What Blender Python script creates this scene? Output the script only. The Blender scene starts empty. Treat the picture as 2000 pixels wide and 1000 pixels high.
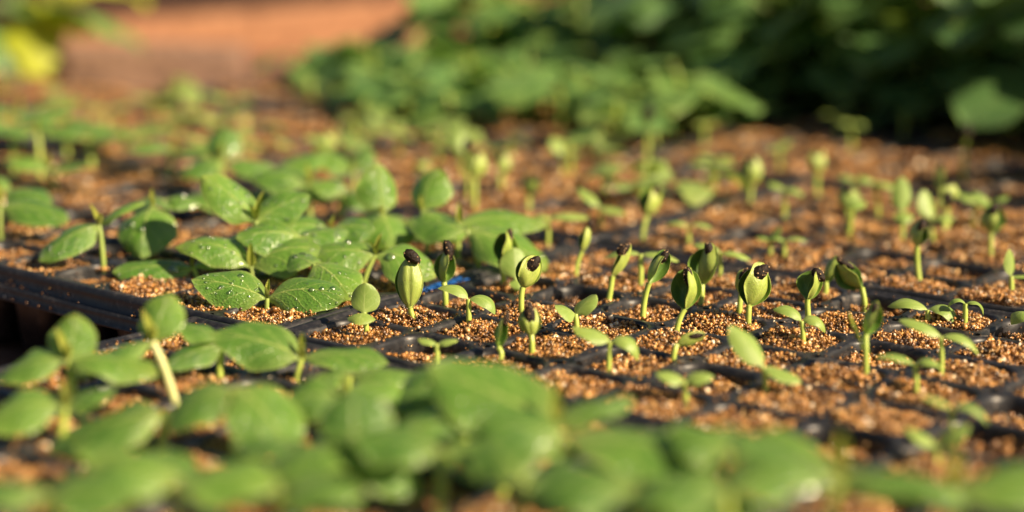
import bpy, math, random
import numpy as np
R = math.radians
rng = np.random.default_rng(7)
random.seed(7)
S = 0.042                      # one tray cell in metres; the builders below work in cells
scene = bpy.context.scene
COL = scene.collection

# ------------------------------------------------------------------ camera
F = 3398.5                     # focal length in pixels of a 2000 px wide frame
PITCH, ROLL, YAW = R(12.866), R(-0.888), R(36.746)
CAM = np.array([-15.603, -12.244, 5.220])
def cam_axes():
    fh = np.array([math.cos(YAW), math.sin(YAW), 0]); rt = np.array([math.sin(YAW), -math.cos(YAW), 0]); up = np.array([0, 0, 1.])
    f = math.cos(PITCH)*fh - math.sin(PITCH)*up
    d = -math.sin(PITCH)*fh - math.cos(PITCH)*up
    return np.array([rt*math.cos(ROLL)+d*math.sin(ROLL), -rt*math.sin(ROLL)+d*math.cos(ROLL), f])
AX = cam_axes()
cd = bpy.data.cameras.new("camera"); cam = bpy.data.objects.new("camera", cd); COL.objects.link(cam)
cd.sensor_width = 36; cd.lens = F/2000*36; cd.clip_start = 0.01; cd.clip_end = 500
cd.dof.use_dof = True; cd.dof.focus_distance = 20.1*S; cd.dof.aperture_fstop = (cd.lens/1000)/(0.55*S); cd.dof.aperture_blades = 0
from mathutils import Matrix, Vector
mw = Matrix.Identity(4)
for r in range(3):
    mw[r][0] = AX[0][r]; mw[r][1] = -AX[1][r]; mw[r][2] = -AX[2][r]; mw[r][3] = CAM[r]*S
cam.matrix_world = mw
scene.camera = cam

# ------------------------------------------------------------------ light
SUN_AZ, SUN_EL = R(-80), R(36)
w = bpy.data.worlds.new("World"); scene.world = w; w.use_nodes = True
nt = w.node_tree; sky = nt.nodes.new("ShaderNodeTexSky"); sky.sky_type = 'NISHITA'; sky.sun_disc = False
sky.sun_elevation = SUN_EL; sky.sun_rotation = math.pi/2 - SUN_AZ
nt.links.new(sky.outputs[0], nt.nodes["Background"].inputs[0]); nt.nodes["Background"].inputs[1].default_value = 0.03
sl = bpy.data.lights.new("sun", 'SUN'); sl.energy = 5.0; sl.angle = R(0.6); sl.color = (1, 0.80, 0.55)
so = bpy.data.objects.new("sun", sl); COL.objects.link(so)
sd = Vector((math.cos(SUN_EL)*math.cos(SUN_AZ), math.cos(SUN_EL)*math.sin(SUN_AZ), math.sin(SUN_EL)))
so.rotation_euler = sd.to_track_quat('Z', 'Y').to_euler(); so.location = sd*5
scene.view_settings.view_transform = 'Standard'; scene.view_settings.look = 'None'
scene.view_settings.exposure = 1.12; scene.view_settings.gamma = 1
scene.cycles.use_denoising = True
scene.cycles.max_bounces = 8; scene.cycles.transparent_max_bounces = 8
scene.cycles.sample_clamp_indirect = 4

# ------------------------------------------------------------------ camera maths for placing by measured points
def at_plane(px, py, z=0.0):
    d = AX.T @ np.array([(px-1000)/F, (py-500)/F, 1.0]); t = (z-CAM[2])/d[2]
    return CAM + t*d
def depth_of(P): return float(AX[2] @ (np.asarray(P)-CAM))
def at_depth(px, py, dep): return CAM + AX.T @ (np.array([(px-1000)/F, (py-500)/F, 1.0])*dep)
AZR = math.atan2(-math.cos(YAW), math.sin(YAW))        # world azimuth of "to the right of the picture"
def az(theta): return AZR + R(theta)

# ------------------------------------------------------------------ node helpers
def mat(name):
    m = bpy.data.materials.new(name); m.use_nodes = True
    return m, m.node_tree, m.node_tree.nodes["Principled BSDF"]
def N(nt, kind, **kw):
    n = nt.nodes.new(kind)
    for k, v in kw.items():
        if k.startswith("i_"):
            key = k[2:]
            key = int(key) if key.isdigit() else key
            n.inputs[key].default_value = v
        else: setattr(n, k, v)
    return n
def ramp(nt, fac, stops, interp='LINEAR'):
    r = nt.nodes.new("ShaderNodeValToRGB"); e = r.color_ramp; e.interpolation = interp
    while len(e.elements) < len(stops): e.elements.new(0.5)
    for el, (p, c) in zip(e.elements, stops): el.position = p; el.color = (*c, 1) if len(c) == 3 else c
    nt.links.new(fac, r.inputs[0]); return r.outputs[0]
def math_(nt, op, a, b=None, c=None):
    n = nt.nodes.new("ShaderNodeMath"); n.operation = op
    for i, v in enumerate((a, b, c)):
        if v is None: continue
        if isinstance(v, (int, float)): n.inputs[i].default_value = v
        else: nt.links.new(v, n.inputs[i])
    return n.outputs[0]
def mixc(nt, fac, a, b, mode='MIX'):
    n = nt.nodes.new("ShaderNodeMix"); n.data_type = 'RGBA'; n.blend_type = mode
    for sock, v in ((n.inputs[0], fac), (n.inputs[6], a), (n.inputs[7], b)):
        if isinstance(v, (int, float)): sock.default_value = v
        elif isinstance(v, tuple): sock.default_value = (*v, 1)
        else: nt.links.new(v, sock)
    return n.outputs[2]
def noise(nt, scale, detail=3, vec=None, rough=0.5):
    n = N(nt, "ShaderNodeTexNoise"); n.inputs["Scale"].default_value = scale; n.inputs["Detail"].default_value = detail; n.inputs["Roughness"].default_value = rough
    if vec is None:
        tc = nt.nodes.new("ShaderNodeTexCoord"); vec = tc.outputs["Object"]
    nt.links.new(vec, n.inputs["Vector"]); return n.outputs[0]

# ------------------------------------------------------------------ materials
def leaf_material(name, dark, light, vein, rough=0.38, trans=0.30, tcol=None, veins=5.0, bump=0.6, coat=0.0, edge=0.6, dirt=False):
    m, nt, b = mat(name)
    uv = nt.nodes.new("ShaderNodeUVMap"); sep = nt.nodes.new("ShaderNodeSeparateXYZ"); nt.links.new(uv.outputs[0], sep.inputs[0])
    u, v = sep.outputs[0], sep.outputs[1]
    x = math_(nt, 'ABSOLUTE', math_(nt, 'MULTIPLY_ADD', v, 2.0, -1.0))
    oi = nt.nodes.new("ShaderNodeObjectInfo")
    # midrib, thinning to the tip
    mw_ = math_(nt, 'MULTIPLY_ADD', u, -0.045, 0.065)
    mid = math_(nt, 'SUBTRACT', 1.0, math_(nt, 'SMOOTH_MIN', math_(nt, 'DIVIDE', x, mw_), 1.0, 0.3))
    # side veins run forward from the midrib
    wob = noise(nt, 14, 2, uv.outputs[0])
    ph = math_(nt, 'ADD', math_(nt, 'MULTIPLY', u, veins), math_(nt, 'MULTIPLY_ADD', math_(nt, 'POWER', x, 0.8), -1.7, math_(nt, 'MULTIPLY', wob, 0.35)))
    tri = math_(nt, 'PINGPONG', ph, 0.5)
    side = math_(nt, 'MULTIPLY', math_(nt, 'SUBTRACT', 1.0, math_(nt, 'MINIMUM', math_(nt, 'DIVIDE', tri, 0.07), 1.0)), math_(nt, 'SUBTRACT', 1.0, math_(nt, 'POWER', x, 3.0)))
    vo = N(nt, "ShaderNodeTexVoronoi", feature='DISTANCE_TO_EDGE'); vo.inputs["Scale"].default_value = 17
    nt.links.new(uv.outputs[0], vo.inputs["Vector"])
    net = math_(nt, 'SUBTRACT', 1.0, math_(nt, 'MINIMUM', math_(nt, 'DIVIDE', vo.outputs[0], 0.06), 1.0))
    vm = math_(nt, 'MINIMUM', math_(nt, 'ADD', math_(nt, 'ADD', math_(nt, 'MULTIPLY', mid, 0.9), math_(nt, 'MULTIPLY', side, 0.6)), math_(nt, 'MULTIPLY', net, 0.10)), 1.0)
    n1 = noise(nt, 5.0, 4, uv.outputs[0])
    base = mixc(nt, math_(nt, 'MULTIPLY_ADD', n1, 0.9, math_(nt, 'MULTIPLY_ADD', oi.outputs["Random"], 0.6, -0.32)), dark, light)
    # paler margin of the blade, and paler base near the stalk
    rim = math_(nt, 'MULTIPLY', math_(nt, 'POWER', math_(nt, 'MAXIMUM', x, math_(nt, 'MULTIPLY', u, 0.97)), 14.0), edge)
    base = mixc(nt, rim, base, vein)
    age = math_(nt, 'MULTIPLY', math_(nt, 'POWER', u, 5.0), math_(nt, 'MULTIPLY', math_(nt, 'GREATER_THAN', oi.outputs["Random"], 0.66), 0.55))
    base = mixc(nt, math_(nt, 'MULTIPLY', age, n1), base, (0.45, 0.45, 0.05))
    spot = math_(nt, 'MULTIPLY', math_(nt, 'GREATER_THAN', noise(nt, 23, 2, uv.outputs[0]), 0.70), 0.35)
    base = mixc(nt, spot, base, (0.30, 0.34, 0.09))
    bs = math_(nt, 'MULTIPLY', math_(nt, 'POWER', math_(nt, 'SUBTRACT', 1.0, u), 7.0), 0.75)
    base = mixc(nt, bs, base, vein)
    base = mixc(nt, vm, base, vein)
    if dirt:                                                        # crumbs of soil and faint blotches stuck to the skin
        dv = N(nt, "ShaderNodeTexVoronoi"); dv.inputs["Scale"].default_value = 700
        tc_ = nt.nodes.new("ShaderNodeTexCoord"); nt.links.new(tc_.outputs["Object"], dv.inputs["Vector"])
        dm = math_(nt, 'MULTIPLY', math_(nt, 'LESS_THAN', dv.outputs["Distance"], 0.17), math_(nt, 'GREATER_THAN', noise(nt, 160, 2), 0.62))
        base = mixc(nt, math_(nt, 'MULTIPLY', math_(nt, 'SUBTRACT', noise(nt, 260, 4), 0.35), 0.9), base, (0.16, 0.24, 0.035))
        base = mixc(nt, dm, base, (0.10, 0.06, 0.03))
    nt.links.new(base, b.inputs["Base Color"])
    b.inputs["Roughness"].default_value = rough
    b.inputs["Specular IOR Level"].default_value = 0.55
    b.inputs["Coat Weight"].default_value = coat; b.inputs["Coat Roughness"].default_value = 0.12
    hgt = math_(nt, 'ADD', math_(nt, 'MULTIPLY', math_(nt, 'MINIMUM', math_(nt, 'MULTIPLY', vo.outputs[0], 2.2), 1.0), 0.5), math_(nt, 'MULTIPLY', vm, -0.8))
    hgt = math_(nt, 'ADD', hgt, math_(nt, 'MULTIPLY', n1, 0.5))
    bp = nt.nodes.new("ShaderNodeBump"); bp.inputs["Strength"].default_value = bump; bp.inputs["Distance"].default_value = 0.0009
    nt.links.new(hgt, bp.inputs["Height"]); nt.links.new(bp.outputs[0], b.inputs["Normal"])
    if trans > 0:
        t = nt.nodes.new("ShaderNodeBsdfTranslucent")
        tc = mixc(nt, 0.75, base, tcol or (0.35, 0.5, 0.05)); nt.links.new(tc, t.inputs[0])
        mx = nt.nodes.new("ShaderNodeMixShader"); mx.inputs[0].default_value = trans
        nt.links.new(b.outputs[0], mx.inputs[1]); nt.links.new(t.outputs[0], mx.inputs[2])
        nt.links.new(mx.outputs[0], nt.nodes["Material Output"].inputs[0])
    return m
M_COT = leaf_material("cotyledon_green", (0.055, 0.165, 0.022), (0.18, 0.36, 0.048), (0.50, 0.62, 0.17), rough=0.29, trans=0.33, tcol=(0.26, 0.52, 0.05), coat=0.35, veins=4.2)
M_NEAR = leaf_material("near_cotyledon", (0.055, 0.16, 0.025), (0.19, 0.37, 0.052), (0.52, 0.64, 0.18), rough=0.30, trans=0.36, tcol=(0.26, 0.52, 0.05), coat=0.1, veins=4.2)
M_YCOT = leaf_material("young_cotyledon", (0.20, 0.33, 0.065), (0.30, 0.42, 0.09), (0.45, 0.55, 0.18), rough=0.42, trans=0.30, tcol=(0.5, 0.6, 0.08), veins=3.4, bump=0.2)
M_TRUE = leaf_material("true_leaf", (0.065, 0.165, 0.042), (0.18, 0.33, 0.075), (0.30, 0.44, 0.12), rough=0.42, trans=0.28, tcol=(0.26, 0.50, 0.06), veins=5.5, bump=0.5)
M_LIGHT = leaf_material("pale_leaf", (0.16, 0.26, 0.06), (0.28, 0.38, 0.09), (0.36, 0.46, 0.14), rough=0.5, trans=0.3, veins=5.5, bump=0.4)
M_SHADE = leaf_material("shade_toned_true_leaf", (0.06, 0.15, 0.048), (0.13, 0.26, 0.075), (0.24, 0.36, 0.13), rough=0.38, trans=0.36, veins=5.5, bump=0.5)  # darker copy of the true leaf, back right shade put into its colour
M_YELLOW = leaf_material("yellowing_leaf", (0.36, 0.44, 0.02), (0.55, 0.56, 0.02), (0.5, 0.5, 0.1), rough=0.5, trans=0.4, tcol=(0.7, 0.7, 0.03), veins=5.5, bump=0.4)
M_BUD = leaf_material("leaf_bud", (0.40, 0.47, 0.05), (0.55, 0.58, 0.08), (0.6, 0.62, 0.15), rough=0.6, trans=0.3, veins=9, bump=0.9)
M_CAPOUT = leaf_material("capped_cotyledon_outer", (0.27, 0.36, 0.065), (0.40, 0.47, 0.10), (0.44, 0.50, 0.13), rough=0.42, trans=0.0, veins=3.0, bump=0.26, edge=0.4, dirt=True)
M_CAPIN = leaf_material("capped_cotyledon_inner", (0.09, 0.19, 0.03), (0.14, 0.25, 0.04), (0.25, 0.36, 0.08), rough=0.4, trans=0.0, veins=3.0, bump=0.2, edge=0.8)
for m in (M_CAPOUT, M_CAPIN):
    b = m.node_tree.nodes["Principled BSDF"]; b.inputs["Subsurface Weight"].default_value = 0.35
    b.inputs["Subsurface Radius"].default_value = (0.6, 0.9, 0.12); b.inputs["Subsurface Scale"].default_value = 0.0015

def simple(name, c1, c2, scale, rough=0.5, bump=0.3, dist=0.0006, spec=0.5, sss=0.0):
    m, nt, b = mat(name)
    n = noise(nt, scale, 4)
    nt.links.new(ramp(nt, n, [(0.3, c1), (0.7, c2)]), b.inputs["Base Color"])
    b.inputs["Roughness"].default_value = rough; b.inputs["Specular IOR Level"].default_value = spec
    if sss: b.inputs["Subsurface Weight"].default_value = sss; b.inputs["Subsurface Radius"].default_value = (0.6, 0.9, 0.12); b.inputs["Subsurface Scale"].default_value = 0.001
    if bump:
        bp = nt.nodes.new("ShaderNodeBump"); bp.inputs["Strength"].default_value = bump; bp.inputs["Distance"].default_value = dist
        nt.links.new(n, bp.inputs["Height"]); nt.links.new(bp.outputs[0], b.inputs["Normal"])
    return m
M_STEM = simple("stem_green", (0.34, 0.44, 0.07), (0.46, 0.54, 0.12), 120, 0.4, 0.15, sss=0.3)
M_PALESTEM = simple("pale_stem", (0.50, 0.52, 0.20), (0.62, 0.62, 0.30), 90, 0.45, 0.15, sss=0.3)
M_WSTEM = simple("seedling_stem", (0.22, 0.31, 0.06), (0.34, 0.42, 0.09), 90, 0.45, 0.2)
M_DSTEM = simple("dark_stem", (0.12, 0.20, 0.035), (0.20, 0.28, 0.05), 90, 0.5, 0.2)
M_SEED = simple("seed_coat", (0.005, 0.003, 0.002), (0.022, 0.011, 0.006), 700, 0.6, 1.0, 0.0007, 0.25)
M_TAN = simple("fallen_seed_husk", (0.30, 0.16, 0.07), (0.45, 0.27, 0.13), 200, 0.5, 0.4)
M_GROUND = simple("bare_soil", (0.12, 0.06, 0.04), (0.22, 0.11, 0.07), 18, 0.9, 0.8, 0.01, 0.2)
M_BLUE = simple("blue_paint_pen", (0.006, 0.07, 0.30), (0.012, 0.13, 0.48), 300, 0.45, 0.1)

def plastic():
    m, nt, b = mat("black_plastic")
    n = noise(nt, 260, 5, rough=0.65); n2 = noise(nt, 38, 3)
    d = ramp(nt, math_(nt, 'MULTIPLY', n, math_(nt, 'MULTIPLY_ADD', n2, 0.9, 0.55)), [(0.42, (0.010, 0.010, 0.012)), (0.62, (0.028, 0.027, 0.028)), (0.80, (0.19, 0.155, 0.125))])
    nt.links.new(d, b.inputs["Base Color"])
    nt.links.new(ramp(nt, n2, [(0.3, (0.36,)*3), (0.7, (0.52,)*3)]), b.inputs["Roughness"])
    bp = nt.nodes.new("ShaderNodeBump"); bp.inputs["Strength"].default_value = 0.35; bp.inputs["Distance"].default_value = 0.0004
    nt.links.new(n, bp.inputs["Height"]); nt.links.new(bp.outputs[0], b.inputs["Normal"])
    return m
M_PLASTIC = plastic()
def grains():
    m, nt, b = mat("vermiculite")
    at = N(nt, "ShaderNodeAttribute", attribute_name="tone"); n = noise(nt, 500, 3)
    f = math_(nt, 'ADD', at.outputs["Fac"], math_(nt, 'MULTIPLY_ADD', n, 0.25, -0.125))
    c = ramp(nt, f, [(0.0, (0.035, 0.018, 0.008)), (0.22, (0.12, 0.052, 0.017)), (0.5, (0.38, 0.165, 0.036)), (0.8, (0.58, 0.30, 0.08)), (0.95, (0.72, 0.48, 0.21)), (1.0, (0.75, 0.64, 0.48))])
    nt.links.new(c, b.inputs["Base Color"]); b.inputs["Roughness"].default_value = 0.27; b.inputs["Specular IOR Level"].default_value = 0.8
    b.inputs["Metallic"].default_value = 0.12
    bp = nt.nodes.new("ShaderNodeBump"); bp.inputs["Strength"].default_value = 0.4; bp.inputs["Distance"].default_value = 0.0003
    nt.links.new(n, bp.inputs["Height"]); nt.links.new(bp.outputs[0], b.inputs["Normal"])
    return m
M_GRAIN = grains()
def drops():
    m, nt, b = mat("water_drop")
    nt.nodes.remove(b)
    gl = nt.nodes.new("ShaderNodeBsdfGlossy"); gl.inputs["Roughness"].default_value = 0.2
    tr = nt.nodes.new("ShaderNodeBsdfTransparent"); tr.inputs[0].default_value = (0.97, 1, 0.95, 1)
    fr = nt.nodes.new("ShaderNodeFresnel"); fr.inputs[0].default_value = 1.33
    mx = nt.nodes.new("ShaderNodeMixShader")
    nt.links.new(math_(nt, 'ADD', fr.outputs[0], 0.16), mx.inputs[0]); nt.links.new(tr.outputs[0], mx.inputs[1]); nt.links.new(gl.outputs[0], mx.inputs[2])
    nt.links.new(mx.outputs[0], nt.nodes["Material Output"].inputs[0])
    return m
M_DROP = drops()
def timber(name, c1, c2):
    m, nt, b = mat(name)
    tc = nt.nodes.new("ShaderNodeTexCoord"); mp = nt.nodes.new("ShaderNodeMapping"); mp.inputs["Scale"].default_value = (1.5, 25, 25)
    nt.links.new(tc.outputs["Object"], mp.inputs[0])
    n = noise(nt, 3, 5, mp.outputs[0])
    nt.links.new(ramp(nt, n, [(0.3, c1), (0.7, c2)]), b.inputs["Base Color"]); b.inputs["Roughness"].default_value = 0.75
    bp = nt.nodes.new("ShaderNodeBump"); bp.inputs["Strength"].default_value = 0.4; bp.inputs["Distance"].default_value = 0.002
    nt.links.new(n, bp.inputs["Height"]); nt.links.new(bp.outputs[0], b.inputs["Normal"])
    return m
M_TIMBER = timber("weathered_timber", (0.30, 0.135, 0.065), (0.60, 0.30, 0.15))
M_PINK = timber("pinkish_timber", (0.12, 0.07, 0.05), (0.36, 0.22, 0.15))
M_DTIMBER = timber("shade_dark_timber", (0.045, 0.022, 0.014), (0.09, 0.045, 0.03))  # colour kept dark to stand for the shade beyond the boards

# ------------------------------------------------------------------ mesh helpers (everything in cells, scaled by S on the way out)
class MB:
    def __init__(s): s.v = []; s.f = []; s.uv = []; s.mi = []; s.n = 0
    def add(s, V, Fc, UV=None, mi=0):
        V = np.asarray(V, float); s.v.append(V); off = s.n
        s.f += [tuple(int(i)+off for i in f) for f in Fc]; s.mi += [mi]*len(Fc)
        s.uv.append(np.zeros((len(V), 2)) if UV is None else np.asarray(UV, float)); s.n += len(V)
    def build(s, name, mats, parent=None, origin=(0, 0, 0), smooth=True):
        V = np.concatenate(s.v); UV = np.concatenate(s.uv)
        me = bpy.data.meshes.new(name); me.from_pydata(((V-np.asarray(origin))*S).tolist(), [], s.f)
        for m in (mats if isinstance(mats, (list, tuple)) else [mats]): me.materials.append(m)
        me.polygons.foreach_set("material_index", s.mi)
        me.polygons.foreach_set("use_smooth", [smooth]*len(s.f))
        ul = me.uv_layers.new(name="UVMap"); li = np.empty(len(me.loops), int); me.loops.foreach_get("vertex_index", li)
        ul.data.foreach_set("uv", UV[li].ravel()); me.update()
        o = bpy.data.objects.new(name, me); COL.objects.link(o)
        if parent is not None: o.parent = parent
        return o
def thing(name, label, cat, loc=(0, 0, 0), group=None):
    o = bpy.data.objects.new(name, None); COL.objects.link(o); o.location = tuple(np.asarray(loc, float)*S); o.empty_display_size = 0.01
    o["label"] = label; o["category"] = cat
    if group: o["group"] = group
    return o
def dup(root, loc, rz, label=None, scale=1.0, group=None):
    r = root.copy(); COL.objects.link(r); r.location = tuple(np.asarray(loc, float)*S); r.rotation_euler = (0, 0, rz); r.scale = (scale,)*3
    if label: r["label"] = label
    if group: r["group"] = group
    for ch in list(root.children):
        c = ch.copy(); COL.objects.link(c); c.parent = r
        for g in ch.children:
            d = g.copy(); COL.objects.link(d); d.parent = c
    return r
def gridfaces(nu, nv): return [(a*nv+b, a*nv+b+1, (a+1)*nv+b+1, (a+1)*nv+b) for a in range(nu-1) for b in range(nv-1)]
def norm(a): a = np.asarray(a, float); return a/np.linalg.norm(a)

def leaf_grid(p0, azim, e0, e1, L, W, roll=0, fold=0.0, camber=0.25, wav=0.05, shape='cot', nu=18, nv=11, seed=0, twist=0):
    r = np.random.default_rng(seed)
    h = np.array([math.cos(azim), math.sin(azim), 0]); z = np.array([0, 0, 1.]); s0 = np.cross(z, h)
    t = np.linspace(0, 1, nu); x = np.linspace(-1, 1, nv)
    if shape == 'cot': wp = np.sin(np.pi*np.clip(t, 0, 1)**0.88)**0.57; wp = np.where(t < 0.13, np.maximum(wp*(t/0.13)**.8, 0.10), wp)
    elif shape == 'true': wp = np.sin(np.pi*np.clip(t*0.97+0.03, 0, 1)**0.62)**0.6*(1+0.07*np.sin(t*17+r.uniform(0, 6))); wp = np.where(t < 0.03, 0.3, wp)
    else: wp = np.sin(np.pi*t**0.8)**0.7; wp = np.maximum(wp, 0.15*(1-t))
    wp[-1] = max(wp[-1], 0.04)
    P = np.array(p0, float); V = []; UV = []
    ph = r.uniform(0, 6, 4); dt = t[1]-t[0]; asym = r.uniform(-.06, .06)
    for k, tt in enumerate(t):
        e = R(e0 + (e1-e0)*(tt**0.9)); d = math.cos(e)*h + math.sin(e)*z
        n0 = np.cross(d, s0); ro = R(roll + twist*tt); s = s0*math.cos(ro) + n0*math.sin(ro); n = n0*math.cos(ro) - s0*math.sin(ro)
        if k: P = P + d*L*dt
        wd = W/2*wp[k]
        for xx in x:
            q = P + s*(wd*(xx+asym*(1-xx*xx)))
            q = q + n*(fold*abs(xx)*wd - camber*xx*xx*wd + wav*W*(math.sin(tt*7+ph[0]+xx*1.3)*xx*xx*0.5 + 0.25*math.sin(tt*13+ph[1])*abs(xx)**3))
            V.append(q); UV.append((tt, xx*0.5+0.5))
    return np.array(V), np.array(UV), nu, nv
def tube(mb, pts, rad, ns=10, mi=0, cap=False):
    pts = np.asarray(pts, float); n = len(pts); rad = np.broadcast_to(rad, n)
    tg = np.gradient(pts, axis=0); a = norm(np.cross(tg[0], [0.3, 1, 0.2])); V = []
    for k in range(n):
        d = norm(tg[k]); a = norm(a-d*np.dot(a, d)); b = np.cross(d, a)
        for q in range(ns):
            w_ = 2*math.pi*q/ns; V.append(pts[k]+rad[k]*(a*math.cos(w_)+b*math.sin(w_)))
    Fc = [(k*ns+q, k*ns+(q+1) % ns, (k+1)*ns+(q+1) % ns, (k+1)*ns+q) for k in range(n-1) for q in range(ns)]
    if cap: Fc.append(tuple((n-1)*ns+q for q in range(ns)))
    UV = [(k/(n-1), q/ns) for k in range(n) for q in range(ns)]
    mb.add(V, Fc, UV, mi)
def bez(a, b, c, n=10):
    t = np.linspace(0, 1, n)[:, None]; return (1-t)**2*np.asarray(a)+2*t*(1-t)*np.asarray(b)+t*t*np.asarray(c)
def ico(sub=1):
    ph = (1+5**.5)/2
    V = np.array([(-1, ph, 0), (1, ph, 0), (-1, -ph, 0), (1, -ph, 0), (0, -1, ph), (0, 1, ph), (0, -1, -ph), (0, 1, -ph), (ph, 0, -1), (ph, 0, 1), (-ph, 0, -1), (-ph, 0, 1)], float)
    Fc = [(0, 11, 5), (0, 5, 1), (0, 1, 7), (0, 7, 10), (0, 10, 11), (1, 5, 9), (5, 11, 4), (11, 10, 2), (10, 7, 6), (7, 1, 8), (3, 9, 4), (3, 4, 2), (3, 2, 6), (3, 6, 8), (3, 8, 9), (4, 9, 5), (2, 4, 11), (6, 2, 10), (8, 6, 7), (9, 8, 1)]
    V /= np.linalg.norm(V[0])
    for _ in range(sub):
        V = list(map(tuple, V)); cache = {}; F2 = []
        def mid(a, b):
            k = (min(a, b), max(a, b))
            if k not in cache:
                m = norm(np.array(V[a])+np.array(V[b])); V.append(tuple(m)); cache[k] = len(V)-1
            return cache[k]
        for a, b, c in Fc:
            x, y, z = mid(a, b), mid(b, c), mid(c, a); F2 += [(a, x, z), (b, y, x), (c, z, y), (x, y, z)]
        Fc = F2; V = np.array(V)
    return np.array(V), Fc
ICO0, ICO0F = ico(0); ICO2, ICO2F = ico(2)

# ------------------------------------------------------------------ setting: the ground
mb = MB(); xs = np.concatenate([[-2400, -600, -150], np.linspace(-60, 90, 60), [150, 600, 2400]])
G = np.array([(a, b, -1.32+0.10*math.sin(a*.31+1)*math.sin(b*.27)+0.03*math.sin(a*1.3)*math.cos(b*1.1)) for a in xs for b in xs-15])
mb.add(G, gridfaces(len(xs), len(xs))); gr = mb.build("ground", M_GROUND); gr["kind"] = "structure"

# ------------------------------------------------------------------ trays
NI, NJ, EDGE = 6, 12, 0.14
def cell_profile(n_side=9, half=0.449, rad=0.235, hole=0.06):
    """perimeter samples: outer square with corner notches, and the rounded opening, matched one to one"""
    outer = []; inner = []
    for c in range(4):
        a0 = c*math.pi/2
        def rot(x, y): return (x*math.cos(a0)-y*math.sin(a0), x*math.sin(a0)+y*math.cos(a0))
        for k in range(n_side):                                   # side, from corner -45 to +45 deg
            t = -1+2*k/(n_side-1)
            outer.append(rot(0.5, t*(0.5-hole))); inner.append(rot(half-0.012*(1-t*t), t*(half-rad)))
        for k in range(1, 5):                                     # corner
            w_ = k/5*math.pi/2
            outer.append(rot(0.5-hole*math.sin(math.pi/2-w_+0), 0.5-hole*math.cos(math.pi/2-w_))if False else rot(0.5-hole*math.sin(w_), 0.5-hole*math.cos(w_)))
            inner.append(rot(half-rad+rad*math.cos(w_), half-rad+rad*math.sin(w_)))
    notch = []
    for c in range(4): notch += [False]*(n_side-1)+[True]*5
    return np.array(outer), np.array(inner), notch
def build_tray_mesh():
    r = np.random.default_rng(3); mb = MB(); outer, inner, notch = cell_profile(); n = len(outer)
    idx = [(k, (k+1) % n) for k in range(n)]
    for i in range(NI):
        for j in range(NJ):
            c = np.array([i+.5, -(j+.5)]); rings = []
            ph = r.uniform(0, 6, 3)
            ang = np.arctan2(inner[:, 1], inner[:, 0])
            sag = 0.012*np.sin(2*ang+ph[0])+0.008*np.sin(3*ang+ph[1])
            rings.append((outer, np.zeros(n)))
            rings.append((inner+0.3*(outer-inner), sag*0.3+0.004))
            rings.append((inner, sag-0.012))
            rings.append((inner*0.972, sag-0.045))
            rings.append((inner*0.952, sag-0.11))
            rings.append((inner*0.90, np.full(n, -0.45)))
            rings.append((inner*0.72, np.full(n, -1.18)))
            rings.append((inner*0.0+0.001*inner, np.full(n, -1.2)))
            V = np.concatenate([np.column_stack([q+c, z]) for q, z in rings])
            Fc = [(a*n+p, a*n+q, (a+1)*n+q, (a+1)*n+p) for a in range(len(rings)-1) for p, q in idx]
            mb.add(V, Fc)
            dn = np.column_stack([outer+c, np.full(n, -0.28)])       # wall of the drain hole at each corner
            V2 = np.concatenate([np.column_stack([outer+c, np.zeros(n)]), dn])
            mb.add(V2, [(p, q, n+q, n+p) for (p, q) in idx if notch[p]])
    # rolled lip all round: flat border, raised bead, skirt, ledge, lower skirt, flange
    prof = [(0.0, 0.0), (0.03, 0.004), (0.05, 0.022), (0.085, 0.034), (0.12, 0.026), (0.14, 0.0), (0.146, -0.05), (0.15, -0.17), (0.175, -0.185), (0.20, -0.195), (0.205, -0.24), (0.21, -0.34), (0.235, -0.352), (0.235, -0.372), (0.19, -0.36)]
    def loop(off):
        x0, x1, y0, y1 = -off, NI+off, -NJ-off, off; rr = max(off, 0.001); pts = []
        for (cx, cy, a0) in ((NI, 0, 0), (0, 0, 90), (0, -NJ, 180), (NI, -NJ, 270)):
            for k in range(7):
                a = R(a0+k*15); pts.append((cx+rr*math.cos(a), cy+rr*math.sin(a)))
        out = []
        for k in range(len(pts)):                                   # subdivide the straight runs
            p, q = np.array(pts[k]), np.array(pts[(k+1) % len(pts)]); m = 24 if k % 7 == 6 else 1
            for t in range(m): out.append(p+(q-p)*t/m)
        return np.array(out)
    L0 = [np.column_stack([loop(o), np.full(len(loop(o)), z)]) for o, z in prof]; n = len(L0[0])
    wob = 0.012*np.sin(np.arange(n)*0.55)
    for k in range(1, len(L0)): L0[k][:, 2] += wob*min(1, k/4)
    mb.add(np.concatenate(L0), [(a*n+p, (a+1)*n+p, (a+1)*n+(p+1) % n, a*n+(p+1) % n) for a in range(len(L0)-1) for p in range(n)])
    return mb
TRAYS = {   # name: (i0, j0), label
    'sprouts': ((-2, -1), "black plastic cell tray of just sprouted capped seedlings, blue pen marks on its rim"),
    'wet': ((-2, -13.3), "black cell tray of wet dark green seedlings with its outer skirt showing"),
    'front': ((-8.38, -2.15), "nearest black cell tray, mostly hidden under big blurred leaves"),
    'middle': ((4.36, -1), "black cell tray of scattered sprouts directly behind the tray in focus"),
    'midleft': ((4.36, -13.3), "blurred black cell tray of thin seedlings behind the wet green ones"),
    'farleft': ((4.36, -25.6), "blurred black cell tray at the far left beside the bare soil"),
    'back': ((10.74, -4.5), "far black cell tray of orange grit in front of the tall dark plants"),
    'backleft': ((10.74, -16.8), "far black cell tray crowded with blurred leafy seedlings"),
    'tall': ((17.12, -4.6), "shaded black cell tray under the tall dark leafy plants at right"),
    'tallleft': ((17.12, -16.9), "far black cell tray under leafy plants next to the timber boards"),
}
first = None
TR = {}
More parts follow.
